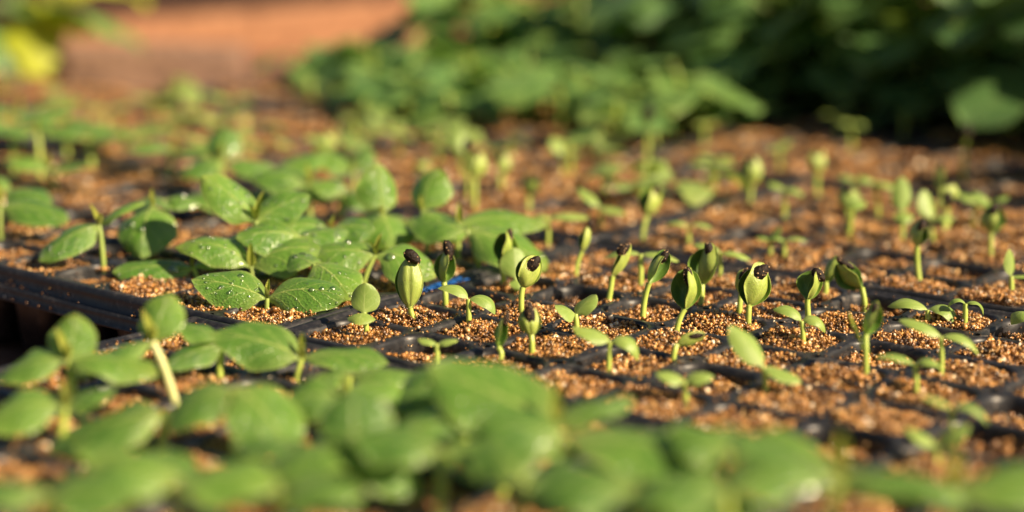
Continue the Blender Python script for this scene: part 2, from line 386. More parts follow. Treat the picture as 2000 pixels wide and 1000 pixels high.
for key, ((i0, j0), lab) in TRAYS.items():
    t = thing("seedling_tray", lab, "seed tray", (i0, -j0, 0.004*len(TR)-0.01), "black cell trays set edge to edge")
    if first is None:
        first = build_tray_mesh().build("tray_body", M_PLASTIC, t)
    else:
        b = first.copy(); COL.objects.link(b); b.parent = t
    TR[key] = t
# blue pen marks along the lip of the tray in focus (a run of thick upright strokes)
mb = MB()
def stroke(pts, wdt):
    pts = np.array(pts, float)
    for a, b in zip(pts[:-1], pts[1:]):
        d = norm(b-a); nn = np.array([-d[1], d[0]])*wdt/2; a2, b2 = a-d*wdt*.3, b+d*wdt*.3
        q = [a2-nn, b2-nn, b2+nn, a2+nn]
        V = [(p[0], p[1], 0.0375) for p in q]+[(p[0], p[1], 0.030) for p in q]
        mb.add(V, [(0, 1, 2, 3), (0, 4, 5, 1), (1, 5, 6, 2), (2, 6, 7, 3), (3, 7, 4, 0)])
lo, hi = 0.012, 0.135
X0 = 2.16; md = (lo+hi)/2
GL = [[(.02, hi), (0, lo)], [(.08, hi), (.14, lo)], [(.20, hi), (.23, lo), (.29, hi)], [(.34, lo), (.36, hi), (.46, lo), (.48, hi)], [(.66, hi), (.54, hi), (.54, md), (.65, md), (.65, lo), (.53, lo)], [(.72, hi), (.74, lo)], [(.80, lo), (.80, hi), (.90, lo), (.90, hi)], [(1.06, hi), (.97, hi), (.97, lo), (1.06, lo)]]
for g in GL: stroke([(X0+a, b) for a, b in g], 0.045)
mb.build("pen_marks", M_BLUE, TR['sprouts'], smooth=False)

# ------------------------------------------------------------------ vermiculite: one uncountable mass of grains per tray
def soil_level(i, j):
    q = (math.sin(i*12.9898+j*78.233)*43758.5453) % 1
    return -0.045-0.19*q**2.4+(0.055 if i > 4.3 else 0)
def in_view(P, m=160):
    q = AX @ (np.asarray(P)-CAM)
    if q[2] < 2: return False
    x, y = 1000+F*q[0]/q[2], 500+F*q[1]/q[2]
    return -m-350 < x < 2000+m+350 and -m-100 < y < 1000+m+150
def raw_mesh(name, V, T, tone, mtl):
    me = bpy.data.meshes.new(name); nv, nf = len(V), len(T)
    me.vertices.add(nv); me.vertices.foreach_set("co", (V*S).astype(np.float32).ravel())
    me.loops.add(nf*3); me.loops.foreach_set("vertex_index", T.astype(np.int32).ravel())
    me.polygons.add(nf); me.polygons.foreach_set("loop_start", np.arange(0, nf*3, 3, dtype=np.int32)); me.polygons.foreach_set("loop_total", np.full(nf, 3, np.int32))
    a = me.attributes.new("tone", 'FLOAT', 'POINT'); a.data.foreach_set("value", tone.astype(np.float32))
    me.materials.append(mtl); me.update(); me.validate()
    o = bpy.data.objects.new(name, me); COL.objects.link(o); return o
OCT = np.array([(1, 0, 0), (-1, 0, 0), (0, 1, 0), (0, -1, 0), (0, 0, 1), (0, 0, -1)], float)
OCTF = np.array([(0, 2, 4), (2, 1, 4), (1, 3, 4), (3, 0, 4), (2, 0, 5), (1, 2, 5), (3, 1, 5), (0, 3, 5)])
def lump(q):
    x, y = q[:, 0], q[:, 1]
    return 0.030*np.sin(x*8.3+1.3*np.sin(y*5.1))*np.sin(y*7.7+1.1*np.sin(x*4.3))+0.018*np.sin(x*19+2*np.sin(y*11))*np.sin(y*17.3+x*3)
BASES = []
def grain_mass(key, label):
    (i0, j0), _ = TRAYS[key]; Vs, Ts, To = [], [], []; off = 0; pts, rad, lowp = [], [], []
    bedV, bedT = [], []
    for i in range(NI):
        for j in range(NJ):
            c = np.array([i0+i+.5, -(j0+j+.5), 0])
            if not in_view(c): continue
            dep = depth_of(c); lvl = soil_level(i0+i, j0+j)
            n = 1350 if dep < 23 else (480 if dep < 28 else 220)
            g = rng.uniform(-0.435, 0.435, (n, 2)); keep = (np.abs(g).max(1) < 0.30) | (np.hypot(*(np.abs(g)-0.25).clip(0).T) < 0.18); g = g[keep]; n = len(g)
            tilt = rng.uniform(-.09, .09, 2); mound = rng.uniform(-.02, .07)
            z = lvl + g @ tilt + mound*(1-(np.hypot(*g.T)/.4)**2) + lump(g+c[:2]) + rng.uniform(-.03, .035, n)
            pts.append(np.column_stack([g+c[:2], z]))
            rad.append(np.exp(rng.normal(math.log(0.0160), 0.45, n)).clip(.005, .042)*(1 if dep < 23 else 1.3 if dep < 28 else 1.75))
            lowp.append(np.full(n, dep > 28))
            m = 9; gx = np.linspace(-.43, .43, m); B = np.array([(a, b) for a in gx for b in gx]); zb = lvl-0.014+B @ tilt+mound*(1-(np.hypot(*B.T)/.4)**2)+lump(B+c[:2])
            o = sum(len(q) for q in bedV); bedV.append(np.column_stack([B+c[:2], np.minimum(zb, 0.0 - 0.02*(np.abs(B).max(1) > .4))]))
            bedT += [(o+a, o+b, o+cc) for f in gridfaces(m, m) for a, b, cc in ((f[0], f[2], f[1]), (f[0], f[3], f[2]))]
            # a few grains scattered on the bars and the rim
            k = 26 if dep < 24 else 60
            e = rng.uniform(-.5, .5, (k, 2)); e[np.arange(k), rng.integers(0, 2, k)] = rng.choice([-.47, .47], k)+rng.uniform(-.05, .05, k)
            pts.append(np.column_stack([e+c[:2], np.full(k, 0.006)])); rad.append(rng.uniform(.005, .017, k)); lowp.append(np.full(k, True))
            # and some clinging to the inner walls
            k = 26 if dep < 24 else 0
            if k:
                s_ = rng.uniform(-.36, .36, (k, 2)); ax = rng.integers(0, 2, k); s_[np.arange(k), ax] = rng.choice([-1, 1], k)*rng.uniform(.385, .405, k)
                pts.append(np.column_stack([s_+c[:2], rng.uniform(-.13, -.03, k)])); rad.append(rng.uniform(.005, .014, k)); lowp.append(np.full(k, True))
    if not pts: return
    if key == 'wet':                                                   # grit resting on the ledges of the outer skirt
        k = 420; jj = rng.uniform(-13.3, -1.4, k); ledge = rng.integers(0, 3, k)
        clump = (np.sin(jj*5.1)+np.sin(jj*2.3+1) > 0.1); jj, ledge = jj[clump], ledge[clump]; k = len(jj)
        ox = np.choose(ledge, [0.18, 0.222, 0.155])+rng.uniform(-.012, .012, k); oz = np.choose(ledge, [-0.185, -0.345, -0.1])+rng.uniform(0, .012, k)-np.where(ledge == 2, rng.uniform(0, .07, k), 0)
        pts.append(np.column_stack([i0-ox, -jj, oz])); rad.append(rng.uniform(.007, .022, k)); lowp.append(np.full(k, False))
    for b in BASES:
        if i0 < b[0] < i0+NI and -j0-NJ < b[1] < -j0 and depth_of(b) < 28:
            k = 34; g = rng.normal(0, .055, (k, 2)); pts.append(np.column_stack([g+b[:2], b[2]+0.035*np.exp(-(g**2).sum(1)/.006)+rng.uniform(-.03, .02, k)])); rad.append(rng.uniform(.009, .03, k)); lowp.append(np.full(k, False))
    P = np.concatenate(pts); rd = np.concatenate(rad); lp = np.concatenate(lowp)
    patch = np.sin(P[:, 0]*3.1+2*np.sin(P[:, 1]*1.7))*np.sin(P[:, 1]*2.7+1.5*np.sin(P[:, 0]*2.3))+0.6*np.sin(P[:, 0]*9+P[:, 1]*4)*np.sin(P[:, 1]*11)
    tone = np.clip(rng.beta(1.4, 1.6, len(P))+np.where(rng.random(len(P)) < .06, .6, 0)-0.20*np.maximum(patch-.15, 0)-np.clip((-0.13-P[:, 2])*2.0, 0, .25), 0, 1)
    for low in (False, True):
        m = lp == low
        if not m.any(): continue
        p, r_, to = P[m], rd[m], tone[m]; n = len(p)
        B, BF = (OCT*1.25, OCTF) if low else (ICO0, np.array(ICO0F))
        q = rng.normal(size=(n, 4)); q /= np.linalg.norm(q, axis=1)[:, None]; a, b, c, d = q.T
        RM = np.stack([np.stack([1-2*(c*c+d*d), 2*(b*c-a*d), 2*(b*d+a*c)], 1), np.stack([2*(b*c+a*d), 1-2*(b*b+d*d), 2*(c*d-a*b)], 1), np.stack([2*(b*d-a*c), 2*(c*d+a*b), 1-2*(b*b+c*c)], 1)], 1)
        sc = np.stack([rng.uniform(.8, 1.6, n), rng.uniform(.6, 1.2, n), rng.uniform(.35, .9, n)], 1)
        jit = rng.uniform(.55, 1.3, (n, len(B), 1))
        VV = np.einsum('nij,nkj->nki', RM, B[None]*jit*sc[:, None, :])*r_[:, None, None]+p[:, None, :]
        TT = BF[None]+(np.arange(n)*len(B))[:, None, None]+off
        Vs.append(VV.reshape(-1, 3)); Ts.append(TT.reshape(-1, 3)); To.append(np.repeat(to, len(B))); off += n*len(B)
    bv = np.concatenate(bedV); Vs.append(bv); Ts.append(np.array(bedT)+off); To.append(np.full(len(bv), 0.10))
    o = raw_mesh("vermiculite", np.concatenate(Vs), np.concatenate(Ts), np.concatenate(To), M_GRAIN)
    o["kind"] = "stuff"; o["label"] = label; o["category"] = "growing medium"
GRIT = {'sprouts': "orange brown gritty vermiculite filling the sprout tray in focus", 'wet': "brown vermiculite under the wet green seedlings at left", 'front': "blurred orange vermiculite in the nearest tray under big leaves",
        'middle': "blurred orange vermiculite in the tray behind the one in focus", 'midleft': "blurred orange vermiculite behind the wet seedlings", 'farleft': "blurred vermiculite in the far left tray", 'back': "dim orange vermiculite in front of the tall dark plants",
        'backleft': "vermiculite glimpsed between the crowded far seedlings", 'tall': "dark vermiculite in shade under the tall plants", 'tallleft': "vermiculite beneath the leafy plants near the timber boards"}

# ------------------------------------------------------------------ plants
def drop_mesh(mb, LG, rnd, n):
    V, UV, nu, nv = LG; G = V.reshape(nu, nv, 3)
    for _ in range(n):
        a, b = rnd.integers(2, nu-2), rnd.integers(1, nv-2); fa, fb = rnd.random(2)
        p = (G[a, b]*(1-fa)+G[a+1, b]*fa)*(1-fb)+(G[a, b+1]*(1-fa)+G[a+1, b+1]*fa)*fb
        n_ = norm(np.cross(G[a+1, b]-G[a, b], G[a, b+1]-G[a, b])); t1 = norm(G[a+1, b]-G[a, b]); t2 = np.cross(n_, t1)
        rr = math.exp(rnd.normal(math.log(.0085), .7)); rr = min(rr, .06)
        rings = [(1.0, 0.0), (.92, .28), (.7, .52), (.38, .66)]; vv = []; el = rnd.uniform(.8, 1.3)
        for (q, hh) in rings:
            for k in range(8):
                w_ = 2*math.pi*k/8; vv.append(p+rr*(q*(t1*math.cos(w_)*el+t2*math.sin(w_))+n_*(hh*0.8)))
        vv.append(p+n_*rr*.56)
        ff = [(r_*8+k, r_*8+(k+1) % 8, (r_+1)*8+(k+1) % 8, (r_+1)*8+k) for r_ in range(3) for k in range(8)]+[(24+k, 24+(k+1) % 8, 32) for k in range(8)]
        mb.add(vv, ff)
NSEED = [0]
def nseed(): NSEED[0] += 1; return NSEED[0]*17+3

def seedling(name, label, base, J, leaves, leafmat, stem_r, bud=None, group=None, drops=0, stem_mat=None, leaf_name="cotyledon", bend=0.0, cat="seedling", camber=0.25, fold=0.0, wav=0.05, nu=18, nv=11):
    """base, J: 3D points in cells; leaves: (theta, e0, e1, L, W, roll[, material, shape])"""
    base = np.asarray(base, float); J = np.asarray(J, float); BASES.append(base); t = thing(name, label, cat, base, group)
    mb = MB(); m = (base+J)/2; m[2] += 0.10*(J[2]-base[2]); m[:2] = base[:2]+(J[:2]-base[:2])*(0.25+bend)
    tube(mb, bez(base-[0, 0, .06], m, J, 12), np.linspace(stem_r*1.05, stem_r*.9, 12)); mb.build("stem", stem_mat or M_STEM, t, base)
    for lf in leaves:
        th, e0, e1, L, W = lf[:5]; roll = lf[5] if len(lf) > 5 else 0; mtl = lf[6] if len(lf) > 6 else leafmat; shp = lf[7] if len(lf) > 7 else 'cot'
        sd_ = nseed(); LG = leaf_grid(J, az(th), e0, e1, L, W, roll, fold, camber, wav, shp, nu, nv, sd_)
        mb = MB(); mb.add(LG[0], gridfaces(nu, nv), LG[1]); o = mb.build(leaf_name if shp == 'cot' else "leaf", mtl, t, base)
        if drops:
            mb = MB(); drop_mesh(mb, LG, np.random.default_rng(sd_), int(drops*1.6)); d = mb.build("water_drops", M_DROP, o, base); d["kind"] = "stuff"
    if bud:
        th, e, L = bud; mb = MB()
        for dth, fo in ((0, 0.9), (150, 0.8)):
            LG = leaf_grid(J, az(th+dth), e, min(e+8, 92), L*(1.15 if dth == 0 else .75), L*.32, 0, fo, 0.0, 0.10, 'bud', 12, 9, nseed()); mb.add(LG[0], gridfaces(12, 9), LG[1])
        mb.build("leaf_bud", M_BUD, t, base)
    return t
def px_seedling(name, label, bx, by, jx, jy, leaves, leafmat, stem_px=12, bud=None, zsoil=-0.06, **kw):
    B = at_plane(bx, by, zsoil); d = depth_of(B); k = d/F; J = at_depth(jx, jy, d)
    lv = [(l[0], l[1], l[2], l[3]*k, l[4]*k)+tuple(l[5:]) for l in leaves]
    return seedling(name, label, B, J, lv, leafmat, stem_px*k/2, (bud[0], bud[1], bud[2]*k) if bud else None, **kw)

def capped(label, bx, by, nx, ny, tx, ty, W, sx, sy, sang, slen, swid, face, opn=20, stem_px=11, group=None, extra=None, zsoil=-0.06, spl=1.0):
    """a sprout whose two seed leaves are still held by the seed coat"""
    B = at_plane(bx, by, zsoil); d = depth_of(B); k = d/F; Nk = at_depth(nx, ny, d); T = at_depth(tx, ty, d)
    BASES.append(B)
    t = thing("capped_sprout", label, "sprout", B, group)
    mb = MB(); m = (B+Nk)/2; rs = np.random.default_rng(int(bx*7+by)); m[:2] = B[:2]+(Nk[:2]-B[:2])*rs.uniform(-.2, .7)+rs.normal(0, .035, 2); m[2] += rs.uniform(-.05, .15)*(Nk[2]-B[2])
    rr = np.linspace(stem_px*k/2*1.05, stem_px*k/2*.92, 12); rr[-1] *= 1.15
    tube(mb, bez(B-[0, 0, .06], m, Nk, 12), rr); mb.build("stem", M_STEM, t, B)
    a = norm(T-Nk); L = np.linalg.norm(T-Nk)*1.10; W = W*k*1.02; opn = opn*1.15
    o0 = np.array([math.cos(az(face)), math.sin(az(face)), 0]); o0 = norm(o0-a*np.dot(a, o0))
    for side in (1, -1):
        ps = R(opn)*(1 if side == 1 else -1); b0 = np.cross(a, o0)
        o = norm(o0*side*math.cos(ps)+b0*side*math.sin(ps)) if side == 1 else norm(-o0*math.cos(ps)-b0*math.sin(ps))
        b = np.cross(a, o); nu, nv = 20, 13; tt = np.linspace(0, 1, nu); xx = np.linspace(-1, 1, nv)
        wp = np.sin(np.pi*0.88*tt**0.85)**0.8; wp = np.where(tt > .88, wp*np.sqrt(np.clip(1-((tt-.88)/.125)**2, 0.02, 1)), wp); wp = np.maximum(wp, np.where(tt < .5, .16, .10))
        prof = np.sin(np.pi*0.93*tt**0.80)**0.85; r_ = np.random.default_rng(nseed()); ph = r_.uniform(0, 6, 3); cu = r_.uniform(-.14, .14); fat = r_.uniform(.75, 1.3); Ls = L*(r_.uniform(.93, 1.02) if side == 1 else r_.uniform(.84, 1.0)); Wl = W*(r_.uniform(.92, 1.08)); cr = r_.uniform(.02, .06)
        def surf(inset):
            out = []
            for q in range(nu):
                for x in xx:
                    bul = W*0.28*fat*prof[q]*(1-0.95*abs(x)**2.2) - inset*(0.25+0.75*(1-x**6))*min(1, prof[q]*3+.15)
                    wv = 0.014*W*math.sin(9*tt[q]+ph[0]+2*x)-cr*W*math.exp(-(x/.16)**2)*prof[q]+.03*W*abs(x)**4*math.sin(11*tt[q]+ph[1]+x)
                    out.append(Nk+a*(Ls*tt[q])+b*(x*(Wl/2*wp[q]-inset*0.15*abs(x))+cu*W*math.sin(math.pi*tt[q]))+o*(bul+wv+W*0.05*spl*prof[q]))
            return np.array(out)
        UV = [(tq, x*.5+.5) for tq in tt for x in xx]; Vo, Vi = surf(0), surf(W*0.07); mb = MB()
        fo = gridfaces(nu, nv); n = nu*nv
        mb.add(np.concatenate([Vo, Vi]), fo, UV+UV, 0)
        mb.f += [tuple(n+q for q in f[::-1]) for f in fo]; mb.mi += [1]*len(fo)
        edge = [q for q in range(nv)]+[q*nv+nv-1 for q in range(1, nu)]+[(nu-1)*nv+q for q in range(nv-2, -1, -1)]+[q*nv for q in range(nu-2, 0, -1)]
        ef = [(edge[q], edge[(q+1) % len(edge)], n+edge[(q+1) % len(edge)], n+edge[q]) for q in range(len(edge))]
        mb.f += ef; mb.mi += [0]*len(ef)
        mb.build("cotyledon", [M_CAPOUT, M_CAPIN], t, B)
    # seed coat: a flat rough shell, with grit stuck to it
    Sc = at_depth(sx, sy, d)+(-AX[2])*(0.22*W)
    e1 = AX[0]*math.cos(R(sang))-AX[1]*math.sin(R(sang)); e2 = AX[0]*math.sin(R(sang))+AX[1]*math.cos(R(sang)); e3 = np.cross(e1, e2)
    ln, wd = slen*k*.56, swid*k*.56; r_ = np.random.default_rng(nseed()); mb = MB()
    v = ICO2.copy(); tp = 1-0.28*(v[:, 0]*.5+.5)**2; bumpy = 1+0.05*np.sin(v[:, 0]*9+1)*np.sin(v[:, 1]*8+2)+r_.normal(0, .035, len(v))
    VV = Sc+np.outer(v[:, 0]*ln*bumpy, e1)+np.outer(v[:, 1]*wd*tp*bumpy, e2)+np.outer(v[:, 2]*wd*.72*tp*bumpy, e3)
    mb.add(VV, ICO2F)
    for q in r_.choice(len(v), int(r_.integers(8, 34)), replace=False):
        s_ = r_.uniform(.03, .085)*wd*2; mb.add(VV[q]+ICO0*s_*r_.uniform(.5, 1.2, (12, 1)), ICO0F, mi=1)
    mb.build("seed_coat", [M_SEED, M_GRIT], t, B)
    if extra:
        for lf in extra:
            LG = leaf_grid(at_depth(lf[6], lf[7], d), az(lf[0]), lf[1], lf[2], lf[3]*k, lf[4]*k, lf[5], 0, .25, .05, 'cot', 18, 11, nseed())
            mb = MB(); mb.add(LG[0], gridfaces(18, 11), LG[1]); mb.build("cotyledon", M_YCOT, t, B)
    return t
M_GRIT = simple("stuck_grit", (0.40, 0.22, 0.09), (0.66, 0.45, 0.25), 700, 0.5, 0.0)

SEEDCAP = "sprouts still wearing their seed coats"; OPEN = "small sprouts with two opened seed leaves"; WET = "wet dark green seedlings of the left tray"; BIGF = "big blurred seedlings of the nearest tray"
# label, base, neck, tip, body width, seed centre, seed angle, seed length, seed width, facing, opening
CAPS = [
 ("plump pale capped sprout just behind the rim corner with a dark seed husk tilted right", 815, 634, 801, 602, 801, 506, 52, 806, 502, -38, 35, 23, 262, 4),
 ("dim green capped sprout beside the blue pen marks with a grit covered husk", 869, 598, 867, 553, 874, 490, 46, 876, 489, -78, 38, 19, 228, -28),
 ("capped sprout in front of the long wet leaf with its left half dark", 981, 562, 976, 509, 990, 452, 46, 994, 461, 80, 28, 15, 318, 34),
 ("round capped sprout with an oval speckled husk lying diagonally, beside the pale open sprout", 1022, 622, 1021, 562, 1044, 504, 48, 1041, 515, 48, 34, 23, 280, 16),
 ("small blurred capped sprout with a big reddish brown husk on a short stem", 1038, 694, 1038, 656, 1036, 604, 42, 1034, 612, 95, 44, 22, 268, 4),
 ("thin dark blurred capped sprout at the edge of the near leaves", 968, 704, 974, 680, 986, 622, 30, 989, 622, 80, 28, 12, 205, -30),
 ("slender capped sprout leaning right in front of two flat pale leaves", 1186, 593, 1196, 540, 1228, 482, 31, 1217, 487, 42, 30, 19, 318, 8),
 ("dark green capped sprout leaning right with a slit of light between its leaves", 1256, 627, 1268, 553, 1299, 493, 38, 1297, 500, 62, 27, 15, 40, 34),
 ("yellow green capped sprout with its left half dark and husk hanging down front", 1320, 660, 1337, 604, 1343, 528, 56, 1343, 541, -82, 36, 18, 312, 36),
 ("tall capped sprout with a long black husk, behind the half dark one", 1365, 600, 1371, 556, 1389, 480, 56, 1384, 491, -80, 34, 17, 242, -26),
 ("plumpest glossy ball shaped capped sprout with a big speckled husk", 1461, 640, 1463, 598, 1484, 521, 62, 1482, 532, 40, 38, 26, 280, 20),
 ("capped sprout mostly hidden behind the plump glossy ball shaped one", 1445, 618, 1448, 575, 1458, 528, 40, 1456, 536, 50, 30, 20, 230, 10),
 ("capped sprout standing behind the arched pair of pale leaves, husk tilted left", 1582, 635, 1577, 585, 1597, 528, 48, 1597, 537, -45, 30, 20, 302, 34),
 ("narrow capped sprout behind the drooping one, husk touching it", 1608, 580, 1612, 552, 1632, 505, 30, 1635, 515, -100, 28, 13, 215, -8),
 ("drooping capped sprout nodding left with olive leaves and a flat husk", 1690, 600, 1683, 562, 1638, 516, 54, 1650, 516, -28, 36, 13, 235, -34),
 ("blurred capped sprout with one narrow leaf split off to the left", 1692, 738, 1691, 655, 1712, 592, 38, 1707, 604, 75, 26, 14, 232, -28),
 ("lone tall capped sprout with a black husk on a bare stem in open grit", 1798, 556, 1791, 481, 1797, 434, 38, 1799, 440, 75, 26, 16, 210, -6),
 ("blurred olive capped sprout near the right edge with a pale leaf behind", 1936, 508, 1936, 456, 1939, 404, 46, 1938, 409, 65, 24, 17, 252, -24),
 ("blurred yellow green capped sprout standing alone behind the focus", 1256, 474, 1264, 422, 1281, 366, 44, 1281, 373, 70, 24, 14, 300, 26),
 ("slim capped sprout with a flat pale leaf rising behind it", 1126, 545, 1137, 492, 1149, 442, 26, 1153, 438, 82, 20, 10, 322, 14),
 ("fallen dark capped sprout lying sideways over a cell bar", 1313, 708, 1321, 674, 1372, 654, 24, 1358, 656, 8, 34, 12, 270, 4),
 ("blurred dark capped sprout in front of the far tray rim", 1462, 408, 1466, 366, 1469, 305, 40, 1468, 311, 90, 20, 12, 255, 8),
 ("blurred dark capped sprout left of the upright pale pair", 1652, 455, 1655, 412, 1656, 366, 38, 1657, 370, 70, 20, 12, 240, 8),
 ("blurred pale cream cup shaped sprout before the black rim", 1846, 458, 1847, 396, 1850, 358, 42, 1851, 358, 5, 22, 9, 280, 4),
 ("tall thin blurred dark sprout behind the cream cup shaped one", 1832, 440, 1835, 378, 1838, 318, 27, 1838, 322, 88, 18, 9, 205, 6),
 ("blurred pale yellow sprout with a dark tip left of centre behind the wet leaves", 926, 418, 927, 350, 931, 300, 38, 932, 302, 80, 16, 11, 270, 4),
 ("blurred dark capped sprout with a wide husk right of the pale yellow one", 1034, 418, 1034, 382, 1044, 342, 38, 1045, 347, 15, 24, 14, 222, 6),
 ("small blurred yellowish capped sprout between the pale and the dark one", 979, 372, 978, 342, 981, 300, 27, 981, 302, 90, 14, 10, 265, 4),
 ("tiny blurred dark capped sprout above the upright wet leaf", 818, 348, 816, 336, 828, 312, 24, 827, 312, 40, 18, 10, 265, 4),
 ("blurred dark green capped sprout behind the row of wet seedlings", 636, 322, 633, 300, 632, 262, 36, 631, 263, 90, 18, 14, 268, 4),
 ("blurred yellowish capped sprout standing before the far black rim", 1598, 384, 1597, 338, 1599, 296, 32, 1599, 297, 90, 14, 10, 270, 4),
]
for c in CAPS:
    ex = None
    if c[0].startswith("blurred capped sprout with one narrow"): ex = [(150, 70, 60, 90, 24, 40, 1690, 692)]
    capped(*c, group=SEEDCAP, extra=ex, stem_px=11.5 if c[2] > 545 else 8.5)
# open sprouts: label, base, junction, leaves(theta, e0, e1, L, W, roll)
OPENS = [
 ("pale open sprout at the tray corner with one leaf upright and one curled forward", 717, 657, 711, 612, [(85, 62, 84, 60, 58), (262, 30, -55, 48, 56)]),
 ("open sprout beside the blue pen marks with two leaves arching down", 916, 637, 915, 585, [(168, 68, -25, 72, 32, -20), (-12, 42, -80, 72, 36, 20)]),
 ("pale open sprout with two broad flat leaves like a bow tie", 1128, 662, 1124, 614, [(205, 35, 10, 48, 54, -25), (25, 55, 25, 58, 52, 10)]),
 ("blurred open sprout whose right leaf hooks down, in front of the bow tie leaves", 1188, 727, 1192, 668, [(172, 40, 0, 80, 52, -15), (-14, 50, -95, 84, 40, 20)]),
 ("open sprout with two arched leaves right of the plump capped sprout", 1569, 677, 1566, 628, [(162, 72, -25, 68, 34, -20), (-10, 55, -85, 64, 34, 20)]),
 ("open sprout with two large arched grey green leaves near the right", 1812, 634, 1812, 606, [(166, 52, -40, 86, 44, -12), (-14, 52, -100, 92, 48, 15)]),
 ("small open sprout with both leaves curled under, right of the large arched pair", 1884, 642, 1886, 594, [(172, 75, -85, 48, 26), (-2, 55, -100, 56, 27)]),
 ("blurred open sprout with one long leaf raised to the upper left", 1497, 772, 1490, 716, [(142, 50, 35, 105, 58, -20), (-22, 0, -30, 82, 50, 10)]),
 ("blurred pale open sprout with level leaves in the near grit", 1340, 792, 1337, 745, [(182, 40, -5, 60, 50, -15), (0, 45, -15, 60, 50, 15)]),
 ("tall blurred open sprout with a long leaf falling to the right", 1838, 740, 1838, 658, [(162, 45, -5, 88, 40, -15), (-14, 35, -70, 92, 36, 10)]),
 ("blurred grey green open sprout just left of the tall open one", 1790, 774, 1787, 712, [(176, 50, -25, 84, 44), (-4, 60, -65, 66, 46)]),
 ("blurred arched open sprout at lower right in near grit", 1860, 882, 1858, 796, [(172, 45, -5, 66, 38), (-14, 45, -75, 92, 42)]),
 ("blurred pale ruffled open sprout lowest at the right", 1830, 910, 1829, 872, [(160, 50, 5, 72, 62), (12, 55, 15, 78, 66)]),
 ("tiny open sprout at the right edge with one upright leaf", 1975, 584, 1975, 540, [(120, 82, 78, 54, 28), (0, 8, 0, 46, 22)]),
 ("open sprout cut by the right edge with one hanging leaf", 2012, 660, 2010, 612, [(195, 40, -85, 52, 52), (10, 40, -40, 60, 50)]),
 ("blurred open sprout touching the near leaves with a spoon shaped leaf", 853, 718, 854, 672, [(172, 35, -5, 40, 38), (10, 35, -10, 42, 38)]),
 ("bright open sprout just behind the round speckled capped sprout", 1010, 572, 1008, 545, [(100, 72, 55, 64, 58), (290, 10, -60, 34, 36)]),
 ("open sprout with two flat pale leaves behind the slender leaning sprout", 1251, 562, 1252, 497, [(172, 30, -40, 78, 42), (-6, 25, -35, 78, 42)]),
 ("pale open sprout behind the tall capped sprout with long black husk", 1406, 545, 1408, 494, [(150, 45, -20, 66, 42), (-8, 25, -40, 62, 40)]),
 ("tiny blurred open sprout in the middle grit with leaves at two heights", 1505, 505, 1504, 470, [(168, 45, -20, 30, 26), (15, 70, 40, 36, 28)]),
 ("tiny blurred open sprout right of the one with leaves at two heights", 1532, 508, 1532, 470, [(170, 50, -40, 36, 28), (-5, 40, -30, 46, 26)]),
 ("small blurred open sprout with thin arched leaves before the tall capped one", 1345, 486, 1345, 442, [(170, 45, -40, 52, 28), (-8, 45, -45, 52, 28)]),
 ("blurred seedling with one broad leaf at the corner of four trays", 1070, 484, 1072, 425, [(8, 25, -20, 80, 56), (186, 40, -30, 32, 34)]),
 ("blurred open sprout with a leaf on either side behind the broad leafed one", 1175, 452, 1172, 405, [(145, 50, 20, 60, 38), (-22, 15, -30, 56, 42)]),
 ("blurred open sprout with upright leaves stacked in a column", 1762, 475, 1762, 415, [(95, 80, 75, 70, 40), (265, 30, -60, 50, 38)]),
 ("blurred pale open sprout leaning left beside the stacked upright leaves", 1822, 478, 1818, 428, [(120, 70, 60, 60, 44), (-10, 40, -30, 50, 36)]),
 ("blurred drooping open sprout before the far black rim", 1532, 432, 1532, 370, [(165, 45, 0, 36, 40), (-15, 30, -50, 42, 40)]),
 ("blurred bright oval leafed sprout on the far black rim", 1672, 412, 1670, 350, [(170, 30, -10, 34, 40), (-5, 25, -30, 40, 40)]),
 ("blurred sprout leaning right just beyond the bright oval leafed one", 1716, 432, 1708, 356, [(-30, 20, -50, 60, 36), (160, 40, 0, 34, 32)]),
 ("blurred grey green sprout at the left end of the far black rim", 1384, 392, 1386, 322, [(175, 30, -20, 42, 38), (-5, 30, -20, 52, 38)]),
 ("blurred sprout with one leaf raised left in the middle far grit", 1100, 350, 1098, 302, [(130, 60, 40, 42, 36), (-30, 30, -10, 46, 40)]),
 ("small blurred pale sprout in grit right of the one with a leaf raised left", 1182, 388, 1181, 344, [(165, 40, 0, 30, 28), (-10, 40, -10, 32, 28)]),
 ("blurred pale leaf pair rising behind the pale yellow dark tipped sprout", 904, 345, 904, 298, [(110, 70, 50, 46, 42), (-60, 20, -30, 34, 34)]),
 ("blurred tall leaf pair behind the olive capped sprout at right", 1934, 462, 1934, 396, [(150, 50, 10, 40, 42), (-10, 50, 0, 38, 38)]),
]
for lab, bx, by, jx, jy, lv in OPENS:
    px_seedling("open_sprout", lab, bx, by, jx, jy, lv, M_YCOT, 11 if by > 560 else 8, None, group=OPEN, camber=0.3)
